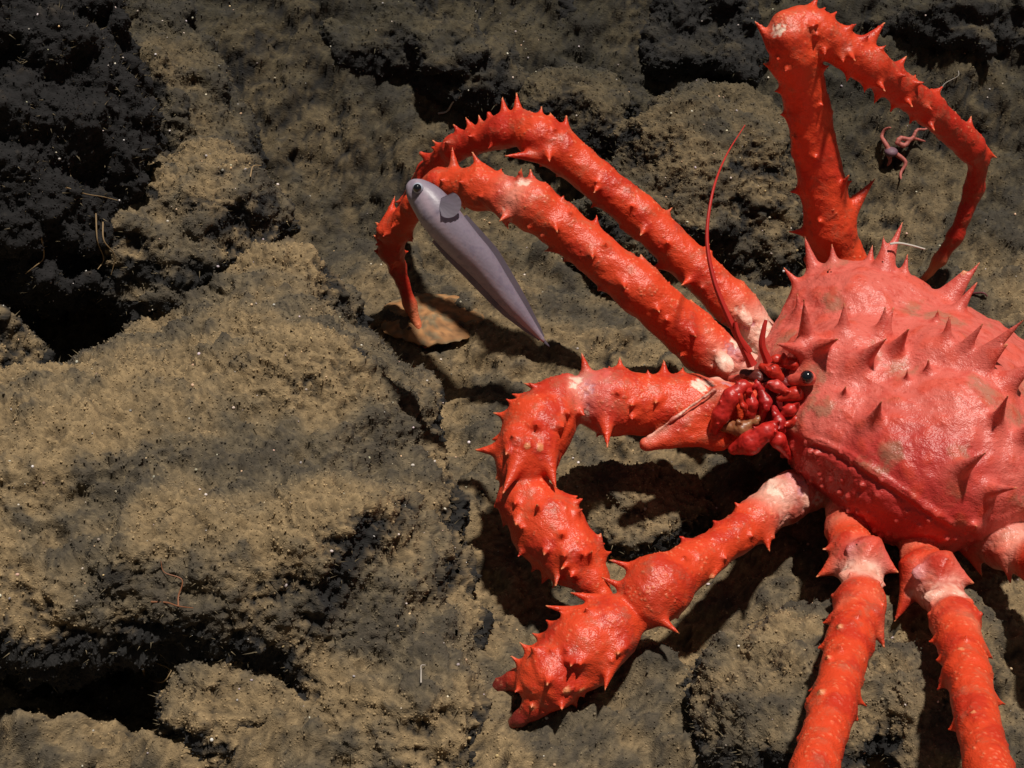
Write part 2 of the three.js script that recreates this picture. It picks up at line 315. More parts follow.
// --- limbs: joints are [px, py, height above the sea floor, half width in pixels, colour]
let limbNo = 0;
function limb(joints, slim = 0.97) {
  const g = ++limbNo, pts = joints.map(([px, py, h, r, c]) => { const p = at(px, py, h); return { p, r: r * mpp(p) * slim, c: c ?? LEG, px, py }; });
  const segs = []; let seg = g;
  for (let i = 0; i < pts.length - 1; i++) {
    if (i > 1 && (pts[i].c === SEAM_SHADE || pts[i].c === WHITE) && pts[i - 1].c !== LEG && pts[i + 1].c !== SEAM_SHADE && pts[i + 1].c !== WHITE) seg = ++limbNo;   // a new segment of the shell
    segs.push(seg); crabPrims.push(bone(pts[i].p, pts[i + 1].p, pts[i].r, pts[i + 1].r, { g: seg, k: 0.005, c: pts[i + 1].c }));
  }
  return { g, pts, segs };
}
function axisAt(L, px, py) {                             // place on a limb's axis nearest to a line of sight
  let best = 1e9, out = null;
  for (let i = 0; i < L.pts.length - 1; i++) { const a = L.pts[i], b = L.pts[i + 1], dx = b.px - a.px, dy = b.py - a.py, t = clamp(((px - a.px) * dx + (py - a.py) * dy) / (dx * dx + dy * dy + 1e-6), 0, 1), d = Math.hypot(px - a.px - dx * t, py - a.py - dy * t); if (d < best) { best = d; out = { p: a.p.clone().lerp(b.p, t), r: lerp(a.r, b.r, t), g: L.segs[i] }; } }
  return out;
}
function limbSpines(L, list, c = LEG) {                 // [base, tip, half width, towards the eye in px]
  for (const [bx, by, tx, ty, r = 5, fwd = 0] of list) {
    const { p, r: R, g } = axisAt(L, bx, by), m = mpp(p), d = depthOf(p);
    const b = atDepth(bx, by, d - (fwd ? R * 0.7 : 0)), t = atDepth(tx, ty, d - (fwd ? R * 0.8 + fwd * m : 0));
    const off = b.clone().sub(p), keep = Math.min(1, 0.9 * R / (off.length() + 1e-9)), pull = off.multiplyScalar(keep - 1); b.add(pull); t.add(pull);
    const dir = t.clone().sub(b).normalize(), bl = t.distanceTo(b); b.addScaledVector(dir, -0.004); t.addScaledVector(dir, bl * 0.3 + 0.0016);
    crabPrims.push(spine(b, t, r * m * 1.6, { g, k: 0.0035, c, pow: 1.25 }));
  }
}
function bristle(L, from, to, count, len, r, o = {}) {  // scattered small spines round a stretch of a limb
  for (let i = 0; i < count; i++) {
    const t = from + (to - from) * ((i + rr(0.2, 0.8)) / count), k = Math.min(Math.floor(t), L.pts.length - 2), a = L.pts[k], b = L.pts[k + 1], f = t - k;
    const ax = b.p.clone().sub(a.p).normalize(), c = a.p.clone().lerp(b.p, f), R = lerp(a.r, b.r, f);
    const u = V(0, 1, 0).cross(ax).normalize(), w = ax.clone().cross(u), ang = (o.ang ?? 0) + i * 2.2 + rr(-0.4, 0.4), out = u.multiplyScalar(Math.cos(ang)).addScaledVector(w, Math.sin(ang));
    const s = rr(0.7, 1.25), root = c.clone().addScaledVector(out, R - 0.003), tip = c.clone().addScaledVector(out, R + len * s).addScaledVector(ax, len * s * (o.lean ?? 0.5));
    crabPrims.push(spine(root, tip, r * s, { g: L.segs[k], k: 0.003, c: LEG }));
  }
}
// far side: raised long leg at the upper right
const legUp = limb([[856, 285, .075, 30, WHITE], [838, 258, .09, 29], [830, 228, .115, 29], [808, 110, .20, 26], [795, 55, .243, 28], [789, 38, .255, 25], [788, 28, .26, 20], [800, 25, .26, 21], [815, 31, .257, 24], [870, 66, .235, 21], [930, 110, .19, 18, LEGDK], [970, 147, .152, 17, LEGDK], [979, 160, .137, 12, LEGDK], [974, 190, .11, 11, LEGDK], [956, 236, .075, 9, LEGDK], [940, 260, .055, 7, LEGDK], [920, 284, .033, 3, TIP]], 0.83);  // shin and tip coloured darker red in place of lamp falloff and shade
limbSpines(legUp, [[853, 210, 872, 187, 7], [822, 122, 829, 115, 5], [813, 65, 819, 61, 5], [766, 72, 757, 68, 5], [768, 40, 757, 27, 5], [803, 22, 814, 4, 8], [846, 38, 848, 31, 6], [866, 44, 879, 29, 7], [898, 66, 904, 59, 5], [935, 92, 941, 87, 5], [968, 130, 970, 121, 5], [983, 150, 992, 155, 4], [785, 193, 778, 194, 5], [802, 233, 789, 233, 5], [806, 255, 806, 240, 6],
  [782, 150, 778, 142, 5, 8], [840, 190, 846, 180, 4, 10], [848, 52, 853, 58, 4, 14], [876, 80, 882, 88, 4, 12], [905, 98, 910, 104, 4, 10], [925, 122, 930, 130, 4, 9]]);
bristle(legUp, 2.1, 4.7, 16, 0.004, 0.0035); bristle(legUp, 7.2, 10, 30, 0.0055, 0.0038);
// far side: second leg, reaching away to the upper left
const legA = limb([[765, 345, .07, 24, WHITE], [748, 318, .084, 21, WHITE], [738, 308, .09, 23], [728, 300, .094, 25], [640, 215, .14, 23], [560, 150, .175, 24], [538, 137, .182, 26], [524, 128, .184, 19], [505, 131, .18, 19, LEGDK], [455, 148, .155, 15, LEGDK], [428, 172, .12, 13, LEGDK], [408, 205, .07, 11, LEGDK], [400, 225, .05, 8, LEGDK], [398, 258, .012, 4, LEGDK]], 0.83);  // outer segments painted darker red, standing in for the dimmer light there
limbSpines(legA, [[518, 115, 517, 100, 5], [505, 115, 503, 102, 5], [540, 122, 541, 112, 4], [555, 128, 552, 118, 5], [565, 138, 566, 122, 6], [540, 160, 513, 160, 6, 6], [472, 130, 468, 122, 4], [482, 128, 480, 120, 4], [490, 126, 490, 118, 4], [462, 136, 456, 128, 4], [445, 150, 437, 144, 4], [432, 160, 424, 156, 4], [665, 265, 655, 268, 5], [630, 232, 624, 230, 4], [700, 262, 706, 250, 5], [660, 220, 668, 212, 4],
  [548, 150, 549, 158, 5, 10], [600, 185, 596, 190, 4, 8], [645, 228, 642, 233, 4, 8], [690, 280, 684, 284, 4, 7]]);
bristle(legA, 3.1, 5.8, 18, 0.003, 0.003); bristle(legA, 8, 11, 22, 0.0045, 0.003);
// far side: first leg, its shin passing behind the fish
const hB = onGround(425, 347).y;
const legB = limb([[752, 378, .065, 27, WHITE], [726, 364, .079, 23, WHITE], [716, 356, .084, 26], [705, 348, .088, 29], [640, 290, .125, 27], [560, 225, .155, 25], [532, 206, .165, 28], [520, 201, .167, 22], [512, 198, .167, 19, WHITE], [504, 195, .168, 20], [480, 188, .166, 24], [440, 186, .155, 19], [415, 205, .125, 14], [398, 228, .10, 15], [391, 250, .078, 13, LEGDK], [398, 268, .055 + hB, 9, LEGDK], [410, 305, .027 + hB, 7, LEGDK], [425, 347, hB, 2.5, TIP]], 0.87);
limbSpines(legB, [[455, 178, 453, 156, 6], [485, 178, 476, 160, 7], [520, 182, 522, 170, 5, 5], [510, 215, 502, 222, 7, 8], [497, 205, 505, 223, 6, 2], [532, 185, 531, 174, 5], [570, 248, 552, 250, 4], [385, 225, 391, 204, 5], [385, 232, 379, 226, 4], [383, 243, 377, 238, 4], [384, 254, 378, 252, 4], [700, 315, 694, 306, 5], [650, 265, 646, 256, 4], [600, 222, 601, 214, 4], [610, 286, 603, 288, 4],
  [553, 222, 556, 229, 5, 10], [590, 250, 592, 256, 4, 9], [622, 280, 624, 286, 4, 9], [655, 305, 658, 310, 4, 8], [688, 330, 694, 335, 4, 8]]);
bristle(legB, 3.1, 6, 20, 0.003, 0.003); bristle(legB, 9.2, 11, 8, 0.004, 0.004); bristle(legB, 12.6, 14.6, 18, 0.0045, 0.003);
// far claw, folded towards the viewer
const clawA = limb([[765, 412, .07, 30], [720, 415, .08, 33], [690, 408, .085, 34], [640, 404, .09, 30], [612, 402, .092, 34], [600, 400, .094, 29], [592, 399, .095, 23, LILAC], [582, 398, .096, 20, LILAC], [570, 400, .096, 22, WHITE], [560, 404, .095, 27], [538, 428, .09, 35], [526, 458, .084, 32], [521, 472, .08, 20, SEAM_SHADE], [522, 482, .073, 17, SEAM_SHADE], [526, 498, .068, 28], [548, 528, .06, 37], [572, 556, .054, 31], [590, 578, .048, 18], [604, 600, .042, 9], [612, 608, .04, 6]]);
limbSpines(clawA, [[590, 385, 584, 362, 7], [621, 378, 620, 364, 6], [664, 376, 664, 364, 6], [680, 380, 682, 372, 5], [606, 415, 607, 438, 8, 12], [550, 392, 532, 386, 7], [522, 420, 502, 415, 8], [506, 450, 484, 450, 8], [560, 382, 552, 382, 5], [545, 450, 553, 478, 9, 14], [522, 455, 508, 483, 9, 16], [500, 488, 494, 478, 6], [497, 500, 491, 505, 5], [500, 518, 498, 526, 5], [603, 545, 606, 534, 6], [572, 560, 565, 566, 6, 10], [540, 515, 538, 508, 6, 14], [520, 515, 517, 522, 5, 12], [548, 545, 545, 552, 6, 12], [585, 560, 590, 554, 5, 10], [530, 435, 528, 443, 7, 14], [555, 575, 553, 584, 5, 6],
  [545, 425, 541, 441, 8, 18], [636, 400, 633, 404, 4, 10], [660, 397, 657, 401, 4, 8], [512, 440, 507, 450, 7, 10], [508, 470, 500, 476, 6]]);
bristle(clawA, 9, 11, 16, 0.007, 0.0055); bristle(clawA, 14, 16.8, 26, 0.006, 0.005); bristle(clawA, 2.6, 4.4, 9, 0.004, 0.0035);
{ // the wedge shaped plate under the far claw's arm
  const a = at(722, 398, .105), b = at(718, 438, .085), c = at(646, 444, .085), m = mpp(a);
  for (let i = 0; i <= 4; i++) { const u = a.clone().lerp(b, i / 4); crabPrims.push(bone(u, c, 10 * m, 3.5 * m, { g: clawA.g, k: 0.004, c: LEG })); }
  crabPrims.push(bone(a, at(742, 415, .085), 12 * m, 14 * m, { g: clawA.g, k: 0.006, c: LEG }), bone(b, at(742, 425, .08), 12 * m, 14 * m, { g: clawA.g, k: 0.006, c: LEG }));
  const e1 = atDepth(714, 390, depthOf(a) - 0.0075), e2 = atDepth(648, 437, depthOf(c) - 0.003);
  crabPrims.push(bone(e1, e2, 2.0 * m, 1.2 * m, { g: clawA.g, k: 0.003, c: WHITE }));
}
// near claw, resting on the sea floor
const clawB = limb([[832, 488, .055, 18, WHITE], [808, 492, .055, 18, COXA], [793, 494, .056, 23, LEG], [782, 501, .056, 24, LEG], [772, 508, .056, 19, WHITE], [764, 514, .056, 21, WHITE], [756, 520, .056, 22], [735, 536, .057, 19], [690, 566, .058, 22], [658, 588, .058, 34], [647, 599, .056, 30], [637, 606, .053, 18, SEAM_SHADE], [628, 614, .051, 17, SEAM_SHADE], [612, 628, .048, 31], [585, 648, .042, 38], [568, 660, .037, 35], [560, 667, .036, 29, SEAM_SHADE], [549, 677, .034, 33], [536, 683, .03, 17]]);
limbSpines(clawB, [[655, 575, 622, 564, 7], [640, 595, 612, 582, 6], [612, 605, 582, 596, 8], [598, 617, 560, 609, 8], [575, 640, 576, 633, 4], [570, 650, 545, 652, 6], [520, 660, 509, 650, 6], [535, 655, 525, 647, 6], [655, 615, 672, 628, 6, 6], [660, 605, 678, 600, 6], [612, 655, 607, 680, 9, 12], [645, 625, 640, 640, 8, 8], [585, 685, 575, 692, 7, 12], [600, 690, 592, 697, 6, 6], [565, 705, 565, 712, 6, 8], [530, 700, 530, 708, 5, 10], [550, 675, 548, 682, 5, 16], [575, 655, 572, 663, 6, 18], [765, 530, 768, 545, 6, 6], [718, 565, 715, 574, 5, 8], [690, 545, 684, 540, 5], [680, 582, 675, 588, 5, 9], [515, 685, 510, 690, 5, 6], [625, 640, 620, 650, 6, 14]]);
bristle(clawB, 13, 17, 20, 0.006, 0.005); bristle(clawB, 6, 9, 12, 0.004, 0.0035);
for (const f of [[[535, 672, .032, 13, LEGDK], [516, 680, .026, 9, LEGDK], [500, 686, .02, 6, CLAW], [486, 694, .012, 3, CLAW]], [[548, 698, .028, 13, LEGDK], [534, 709, .022, 10, LEGDK], [520, 718, .016, 7, CLAW], [504, 728, .008, 3, CLAW]]]) { const L = limb(f); for (const q of crabPrims) if (q.g === L.g) q.g = clawB.segs[clawB.segs.length - 1]; }
// near side: first walking leg, coming towards the viewer
const legC = limb([[842, 500, .05, 20, COXA], [845, 530, .062, 22, COXA], [853, 552, .067, 27, LEG], [860, 566, .069, 27, LEG], [862, 580, .072, 22, WHITE], [861, 590, .074, 23, WHITE], [860, 603, .078, 29], [850, 640, .088, 27], [832, 710, .108, 27], [815, 768, .124, 28], [790, 850, .145, 29], [780, 890, .15, 28], [760, 950, .14, 26], [730, 1040, .10, 22], [718, 1080, .07, 13], [712, 1130, .02, 6], [710, 1150, .0, 2]], 0.83);
limbSpines(legC, [[834, 566, 817, 576, 11, 2], [880, 560, 895, 568, 13, 4], [846, 545, 830, 548, 7, 4], [833, 618, 826, 621, 4], [826, 644, 820, 646, 4], [830, 662, 827, 658, 4, 7], [812, 700, 808, 703, 4], [822, 697, 820, 693, 5, 8], [806, 735, 802, 737, 4], [882, 625, 888, 642, 7, 4], [856, 600, 855, 596, 4, 6], [842, 632, 840, 628, 4, 8], [860, 700, 866, 704, 4]]);
bristle(legC, 4.2, 8, 18, 0.003, 0.003);
const legD = limb([[910, 530, .05, 20, COXA], [920, 556, .062, 22, COXA], [929, 574, .066, 29, LEG], [938, 588, .069, 28, LEG], [946, 601, .073, 22, WHITE], [950, 610, .075, 23, WHITE], [955, 622, .079, 29], [968, 675, .094, 27], [988, 768, .122, 29], [1008, 850, .145, 30], [1016, 890, .15, 28], [1060, 950, .13, 26], [1110, 1040, .09, 20], [1130, 1100, .05, 12], [1138, 1150, .0, 3]], 0.81);
limbSpines(legD, [[908, 580, 899, 604, 11, 3], [902, 590, 888, 618, 8, 3], [955, 572, 971, 578, 13, 4], [945, 678, 938, 686, 5], [958, 725, 952, 728, 5], [944, 660, 940, 660, 4], [985, 650, 991, 655, 4], [998, 700, 1004, 702, 4], [965, 655, 963, 652, 4, 8], [975, 720, 974, 716, 5, 9]]);
bristle(legD, 4.2, 7, 14, 0.003, 0.003);
const legE = limb([[985, 535, .06, 26, LEGDK], [1008, 545, .064, 26, LEGDK], [1022, 555, .068, 20, WHITE], [1045, 565, .075, 25], [1180, 640, .13, 27], [1200, 660, .135, 24], [1240, 740, .08, 18], [1255, 800, .0, 4]]);
limbSpines(legE, [[1005, 562, 1008, 578, 6, 2], [960, 575, 966, 590, 6]]);
// joint plates: lilac skin between pale collars on the near legs
function plate(px, py, h, rx, ry, c, g, o = {}) { const p = at(px, py, h), m = mpp(p), d = o.fwd ?? 0.012; const q = atDepth(px, py, depthOf(p) - d); crabPrims.push(ell(q, rx * m, 5 * m, ry * m, { g: ++limbNo, k: 0.003, c, ex: 0.6, ey: o.ey ?? 0 })); }
plate(864, 554, .068, 19, 11, LILAC, legC.g, { ey: -0.35, fwd: 0.019 }); plate(851, 577, .07, 12, 7, WHITE, legC.g, { ey: -0.2, fwd: 0.0155 }); plate(873, 580, .07, 10, 6, WHITE, legC.g, { fwd: 0.014 });
plate(934, 573, .066, 22, 11, LILAC, legD.g, { ey: 0, fwd: 0.019 }); plate(936, 597, .07, 12, 7, WHITE, legD.g, { fwd: 0.0155 }); plate(957, 597, .07, 10, 6, WHITE, legD.g, { fwd: 0.014 });
plate(794, 489, .056, 8, 18, LILAC, clawB.g, { ey: 0.25, fwd: 0.0155 }); plate(775, 492, .056, 6, 14, WHITE, clawB.g, { ey: 0.3, fwd: 0.0135 }); plate(806, 496, .056, 4, 12, WHITE, clawB.g, { fwd: 0.012 });
plate(586, 394, .096, 8, 15, LILAC, clawA.g, { fwd: 0.011 }); plate(738, 352, .082, 10, 9, LILAC, legB.g, { fwd: 0.016 }); plate(724, 362, .082, 8, 13, WHITE, legB.g, { ey: 0.5, fwd: 0.0165 }); plate(716, 384, .085, 9, 8, WHITE, clawA.g, { fwd: 0.017 }); plate(745, 318, .085, 6, 10, WHITE, legA.g, { ey: 0.5, fwd: 0.013 });
plate(512, 186, .167, 5, 10, WHITE, legB.g, { fwd: 0.011 }); plate(786, 30, .255, 10, 4, WHITE, legUp.g, { fwd: 0.0125 });
const spots = [];                                        // patches of pale joint skin, and the lilac skin beside them
function spot(L, px, py, r, c = WHITE, sy = 1) { const a = axisAt(L, px, py); spots.push({ p: atDepth(px, py, depthOf(a.p) - a.r * 0.75), r: r * mpp(a.p), c, reach: a.r }); }
for (const [L, ...q] of [[legB, 524, 183, 7], [legB, 511, 190, 6, LILAC], [legB, 507, 215, 8], [clawA, 577, 376, 7], [clawA, 572, 388, 6], [clawA, 586, 413, 8], [clawA, 602, 414, 5], [clawA, 588, 392, 10, LILAC], [clawA, 590, 402, 8, LILAC],
  [clawA, 712, 374, 13], [clawA, 700, 386, 8], [clawA, 728, 380, 9, LILAC], [legB, 730, 352, 10, LILAC], [legB, 720, 362, 10], [legB, 738, 342, 7], [legA, 740, 312, 9], [legA, 748, 322, 8, LILAC],
  [legC, 845, 577, 10], [legC, 858, 583, 9], [legC, 873, 581, 8], [legC, 838, 545, 7], [legC, 862, 556, 13, LILAC], [legD, 930, 600, 10], [legD, 944, 602, 9], [legD, 957, 598, 9], [legD, 908, 594, 7], [legD, 932, 577, 15, LILAC],
  [clawB, 776, 494, 9], [clawB, 772, 506, 8], [clawB, 812, 496, 9], [clawB, 795, 492, 12, LILAC], [clawB, 750, 512, 4], [legUp, 780, 31, 8], [legUp, 793, 27, 7]]) spot(L, ...q);
function rim(L, pts, r, fwd, c = [0.85, 0.3, 0.18]) {     // raised pale rim where a segment begins
  const q = pts.map(([x, y, f]) => { const a = axisAt(L, x, y); return atDepth(x, y, depthOf(a.p) - a.r * f); });
  for (let i = 1; i < q.length; i++) crabPrims.push(bone(q[i - 1], q[i], r, r, { g: L.g, k: 0.0015, c }));
}
rim(legC, [[840, 612, .5], [849, 603, .9], [859, 598, 1.02], [869, 603, .95], [877, 613, .7], [881, 628, .45]], 0.0014);
rim(legD, [[936, 630, .5], [942, 620, .9], [952, 616, 1.02], [962, 619, .95], [971, 627, .75], [976, 640, .45]], 0.0014);
rim(legB, [[706, 372, .3], [711, 360, .8], [710, 346, .9], [704, 330, .6]], 0.0012); rim(legA, [[722, 322, .4], [731, 311, .9], [736, 302, .8], [738, 290, .4]], 0.0012);

for (const q of crabPrims) if (q.t === 1 && q.c === 'carapace') q.c = PINK;
function cellDots(p, s) {                                // distance to the nearest of scattered points about s apart, and a number of its own
  const i = Math.floor(p.x / s), j = Math.floor(p.y / s), k = Math.floor(p.z / s); let best = 1e9, id = 0;
  for (let a = i - 1; a <= i + 1; a++) for (let b = j - 1; b <= j + 1; b++) for (let c = k - 1; c <= k + 1; c++) {
    let h = (Math.imul(a, 374761393) + Math.imul(b, 668265263) + Math.imul(c, 2147483647 - 58)) | 0; h = Math.imul(h ^ (h >>> 13), 1274126177); h ^= h >>> 16;
    const r1 = (h & 1023) / 1023, r2 = ((h >>> 10) & 1023) / 1023, r3 = ((h >>> 20) & 1023) / 1023;
    const d = ((a + r1) * s - p.x) ** 2 + ((b + r2) * s - p.y) ** 2 + ((c + r3) * s - p.z) ** 2; if (d < best) { best = d; id = (r1 * 7 + r2 * 3) % 1; }
  }
  return [Math.sqrt(best), id];
}
function crabPaint(list, p, n) {
  let dm = 1e3, top = null; const ds = list.map((q) => { const d = dist(q, p.x, p.y, p.z); if (d < dm) { dm = d; top = q; } return d; });
  let w = 0, c = [0, 0, 0], sp = 0, tipPale = 0;
  for (let i = 0; i < list.length; i++) { const q = list[i], k = Math.exp(-(ds[i] - dm) / 0.0022); if (k < 0.01) continue; let qc = q.c; if (q.t === 1) { sp += k; const e = ((p.x - q.a.x) * (q.b.x - q.a.x) + (p.y - q.a.y) * (q.b.y - q.a.y) + (p.z - q.a.z) * (q.b.z - q.a.z)) / q.a.distanceToSquared(q.b), L = q.a.distanceTo(q.b); if (L > 0.013 && q === top) tipPale = sstep(L - 0.003, L, e * L); } w += k; c[0] += k * qc[0]; c[1] += k * qc[1]; c[2] += k * qc[2]; }
  c = [c[0] / w, c[1] / w, c[2] / w]; sp /= w;
  let push = 0;
  const fine = n3(p.x * 700, p.y * 700, p.z * 700), med = n3(p.x * 230, p.y * 230, p.z * 230), big = n3(p.x * 60, p.y * 60, p.z * 60), big2 = n3(p.x * 28 + 4, p.y * 28, p.z * 28);
  const isBody = top.g === 0;
  if (isBody) {
    // below the side ridge: the deep red, warty flank
    let rd = 1e3, below = 0;
    if (p.z > bodyC.z) for (let i = 0; i < ridgeLine.length - 1; i++) {
      const a = ridgeLine[i], b = ridgeLine[i + 1], ab = b.clone().sub(a), t = clamp(p.clone().sub(a).dot(ab) / ab.lengthSq(), 0, 1), q = a.clone().addScaledVector(ab, t), d = q.distanceTo(p);
      if (d < rd) { rd = d; below = (q.y - p.y) * 0.8 + (p.z - q.z) * 0.6; }
    }
    const fl = rd < 1e2 ? sstep(-0.001, 0.003, below) : 0;
    push += 0.0016 * Math.exp(-(((rd - 0.001) / 0.0016) ** 2)) - 0.0009 * Math.exp(-(((rd - 0.0045) / 0.002) ** 2)) * fl;
    const wd = cellDots(p, 0.0068), wart = sstep(0.0028, 0.0006, wd[0]) * (0.4 + 0.6 * wd[1]);
    c = mix3(c, FLANK, fl * 0.9); c = mix3(c, PINK, fl * wart * 0.6);
    push += (1 - 0.85 * sp) * (fl * 0.0026 * wart + 0.00012 * med + 0.0009 * big + 0.0003 * n3(p.x * 105, p.y * 105, p.z * 105));
    const g = sstep(0.25, 0.75, big2 + 0.5 * big + 0.25 * med) * (1 - fl) * (1 - sp);
    c = mix3(c, GRIME, g * 0.55); c = mix3(c, [0.6, 0.075, 0.055], 0.6 * sstep(0.05, 0.7, 0.7 * n3(p.x * 90, p.y * 90, p.z * 90 + 3) + 0.5 * med) * (1 - fl));
    c = mix3(c, LEG, 0.35 * sstep(0.1, 0.8, big - 0.3 * big2) * (1 - fl));
    if (fine > 0.72 && med > 0.1) c = mix3(c, [0.3, 0.03, 0.02], 0.45);
    push += 0.0001 * fine;
    const gn = cellDots(p, 0.0032); push += (1 - sp) * 0.0003 * sstep(0.0013, 0.0004, gn[0]) * (gn[1] > 0.4 ? 1 : 0);
    const pk = cellDots(p, 0.006); if (pk[1] > 0.55 && pk[0] < 0.0011) c = mix3(c, [0.45, 0.05, 0.03], 0.5 * (1 - fl));
  } else {
    const pale = c[1] > 0.2;                            // skin of the joints
    const dot = cellDots(p, 0.0025), strip = sstep(0.0, 0.6, med * 0.45 + big * 0.9 + (n.y - 0.4)), gr = sstep(0.001, 0.0004, dot[0]) * (dot[1] > 0.25 ? 1 : 0.25) * strip;
    for (const s of spots) {
      const d = s.p.distanceTo(p); if (d > s.r * 1.6) continue;
      const a = sstep(s.r * 1.15, s.r * 0.75, d + s.r * 0.35 * (med + 0.5 * fine)) * (1 - sp);
      c = mix3(c, s.c, a); push -= 0.0004 * a;
    }
    push += (pale ? 0.0003 : 0.00012) * med + (pale ? 0 : 0.0005) * gr + (1 - sp) * (0.0005 * big + 0.0003 * n3(p.x * 110, p.y * 110, p.z * 110));
    if (!pale) c = mix3(c, [0.92, 0.34, 0.17], gr * 0.62 * (1 - sp) * sstep(-0.2, 0.6, n.y));  // pale granules, painted stronger on the light-facing top
    if (pale) c = mix3(c, [0.78, 0.2, 0.12], sstep(-0.3, 0.9, n3(p.x * 95, p.y * 95, p.z * 95) + 0.35 * med) * 0.42);
    c = mix3(c, LEGDK, 0.7 * sstep(0.0, 0.85, big2 + 0.6 * big + 0.3 * med)); c = mix3(c, GRIME, 0.26 * sstep(0.2, 1.1, n3(p.x * 60 + 9, p.y * 60, p.z * 60) + 0.45 * med + 0.4 * fine));
  }
  c = mix3(c, DEEP, sp * 0.12 * (1 + med)); c = mix3(c, [0.8, 0.36, 0.16], tipPale * 0.6);
  return [c[0], c[1], c[2], push];
}
const CRABMAT = new THREE.MeshPhysicalMaterial({ vertexColors: true, roughness: 0.41, specularIntensity: 0.85, bumpMap: grainTex, bumpScale: 0.0007 }); CRABMAT.name = 'shell';
const crabBase = V(bodyC.x, 0, bodyC.z);
const crab = thing('crab', crabBase, 'large spiny red king crab standing over the sea floor at right', 'crab');
{
  const far = crabPrims;
  mesh('body', rebase(nets(far, 0.0009, { paint: crabPaint }), crabBase), CRABMAT, crab);
}
const deepMat = new THREE.MeshPhysicalMaterial({ vertexColors: true, roughness: 0.4, bumpMap: grainTex, bumpScale: 0.0002 }); deepMat.name = 'mouthparts';
// mouthparts: stubby overlapping joints below the rostrum
const mouthPaint = (l, p, n) => { const m = n3(p.x * 260, p.y * 260, p.z * 260), f = n3(p.x * 700, p.y * 700, p.z * 700); let c = l[0].c; c = mix3(c, [c[0] * 1.3, c[1] * 2.2, c[2] * 2.2], 0.35 * sstep(0.1, 0.9, m)); c = mix3(c, [c[0] * 0.5, c[1] * 0.4, c[2] * 0.5], 0.6 * sstep(0.1, 0.8, -m - 0.3 * f)); return [c[0], c[1], c[2], 0.0002 * m]; };
const faceD = depthOf(hitBody(800, 385) ?? bodyC);
const RED2 = [0.52, 0.02, 0.015], KHAKI = [0.30, 0.10, 0.04];
for (const [pts, c = RED2] of [
  [[[714, 430, 5, -.002], [721, 415, 9, -.007], [731, 397, 9, -.01], [743, 386, 6, -.009], [752, 388, 3, -.006]]], [[[724, 426, 6, -.001], [742, 429, 8, -.005], [758, 419, 4, -.005]], KHAKI], [[[734, 449, 6, -.002], [750, 443, 12, -.008], [766, 432, 9, -.012], [777, 424, 5, -.01]]],
  [[[768, 428, 5, -.01], [778, 440, 8, -.01], [790, 457, 3, -.002]]], [[[752, 422, 3, -.004], [752, 404, 6, -.009], [748, 388, 3, -.008]]], [[[761, 420, 3, -.004], [766, 402, 6, -.008], [757, 382, 3, -.006]], DEEP],
  [[[744, 374, 5, .002], [758, 376, 6, -.002], [770, 381, 4, -.004]], [0.13, 0.02, 0.015]], [[[762, 367, 4, -.004], [773, 371, 7, -.008], [781, 378, 4, -.008]], LEGDK], [[[766, 385, 3, -.006], [776, 386, 6, -.01], [786, 391, 4, -.01]], [0.6, 0.05, 0.04]], [[[780, 398, 4, -.008], [795, 394, 7, -.01], [805, 399, 3, -.004]], LEGDK],
  [[[782, 415, 3, -.008], [790, 410, 6, -.01], [798, 408, 3, -.008]]], [[[784, 425, 3, -.008], [796, 421, 6, -.008], [803, 418, 3, -.006]], LEGDK], [[[804, 404, 4, -.004], [803, 424, 6, -.006], [797, 450, 3, -.002]], DEEP], [[[774, 408, 3, -.006], [779, 422, 6, -.01], [783, 432, 3, -.008]], DEEP],
  [[[770, 425, 12, .008], [772, 400, 15, .01], [790, 378, 14, .01]], [0.2, 0.01, 0.01]], [[[793, 364, 6, .0], [776, 360, 6, .0]], LEGDK], [[[808, 415, 9, .004], [814, 442, 8, .003]], LEGDK], [[[726, 399, 3, -.011], [738, 396, 4, -.012], [746, 410, 2, -.01]], LEGDK],  // the wide dark red lump at the back paints the shaded mouth cavity
]) {
  const q = pts.map(([x, y, r, d]) => { const p = atDepth(x, y, faceD + d + 0.004); return { p, r: r * mpp(p) }; });
  const bits = q.slice(1).map((b, i) => bone(q[i].p, b.p, q[i].r, b.r, { c, k: 0.002 }));
  for (let i = 0; i < 4; i++) { const b = bits[i % bits.length], f = rr(0.2, 0.9), o = b.a.clone().lerp(b.b, f), dir = V(rr(-1, 0.4), rr(0, 1), rr(-0.3, 1)).normalize(), R = lerp(b.r1, b.r2, f); bits.push(spine(o.clone().addScaledVector(dir, R * 0.6), o.clone().addScaledVector(dir, R + rr(0.0015, 0.004)), 0.0016, { c, k: 0.0015, tip: 0.0004 })); }
  mesh('mouthpart', rebase(nets(bits, 0.0007, { paint: mouthPaint }), crabBase), deepMat, crab);
}
// eyes on short stalks
const eyeMat = new THREE.MeshPhysicalMaterial({ color: new THREE.Color().setRGB(0.006, 0.008, 0.012), roughness: 0.12, clearcoat: 1 }); eyeMat.name = 'eye';
for (const [x, y, r, d] of [[807, 377, 6.8, -.014], [745, 376, 4, .006]]) {
  const p = atDepth(x, y, faceD + d), m = mpp(p);
  const e = mesh('eye', new THREE.SphereGeometry(r * m, 24, 18), eyeMat, crab); e.position.copy(p).sub(crabBase);
  const a = atDepth(x + 2, y + 1, faceD + d + 0.004), b = atDepth(x - 14, y + 3, faceD + d + 0.012);
  mesh('eye_stalk', rebase(nets([bone(b, a, r * m * 0.9, r * m * 1.12, { c: [0.66, 0.1, 0.07] })], 0.001, { paint: mouthPaint }), crabBase), deepMat, crab);
}
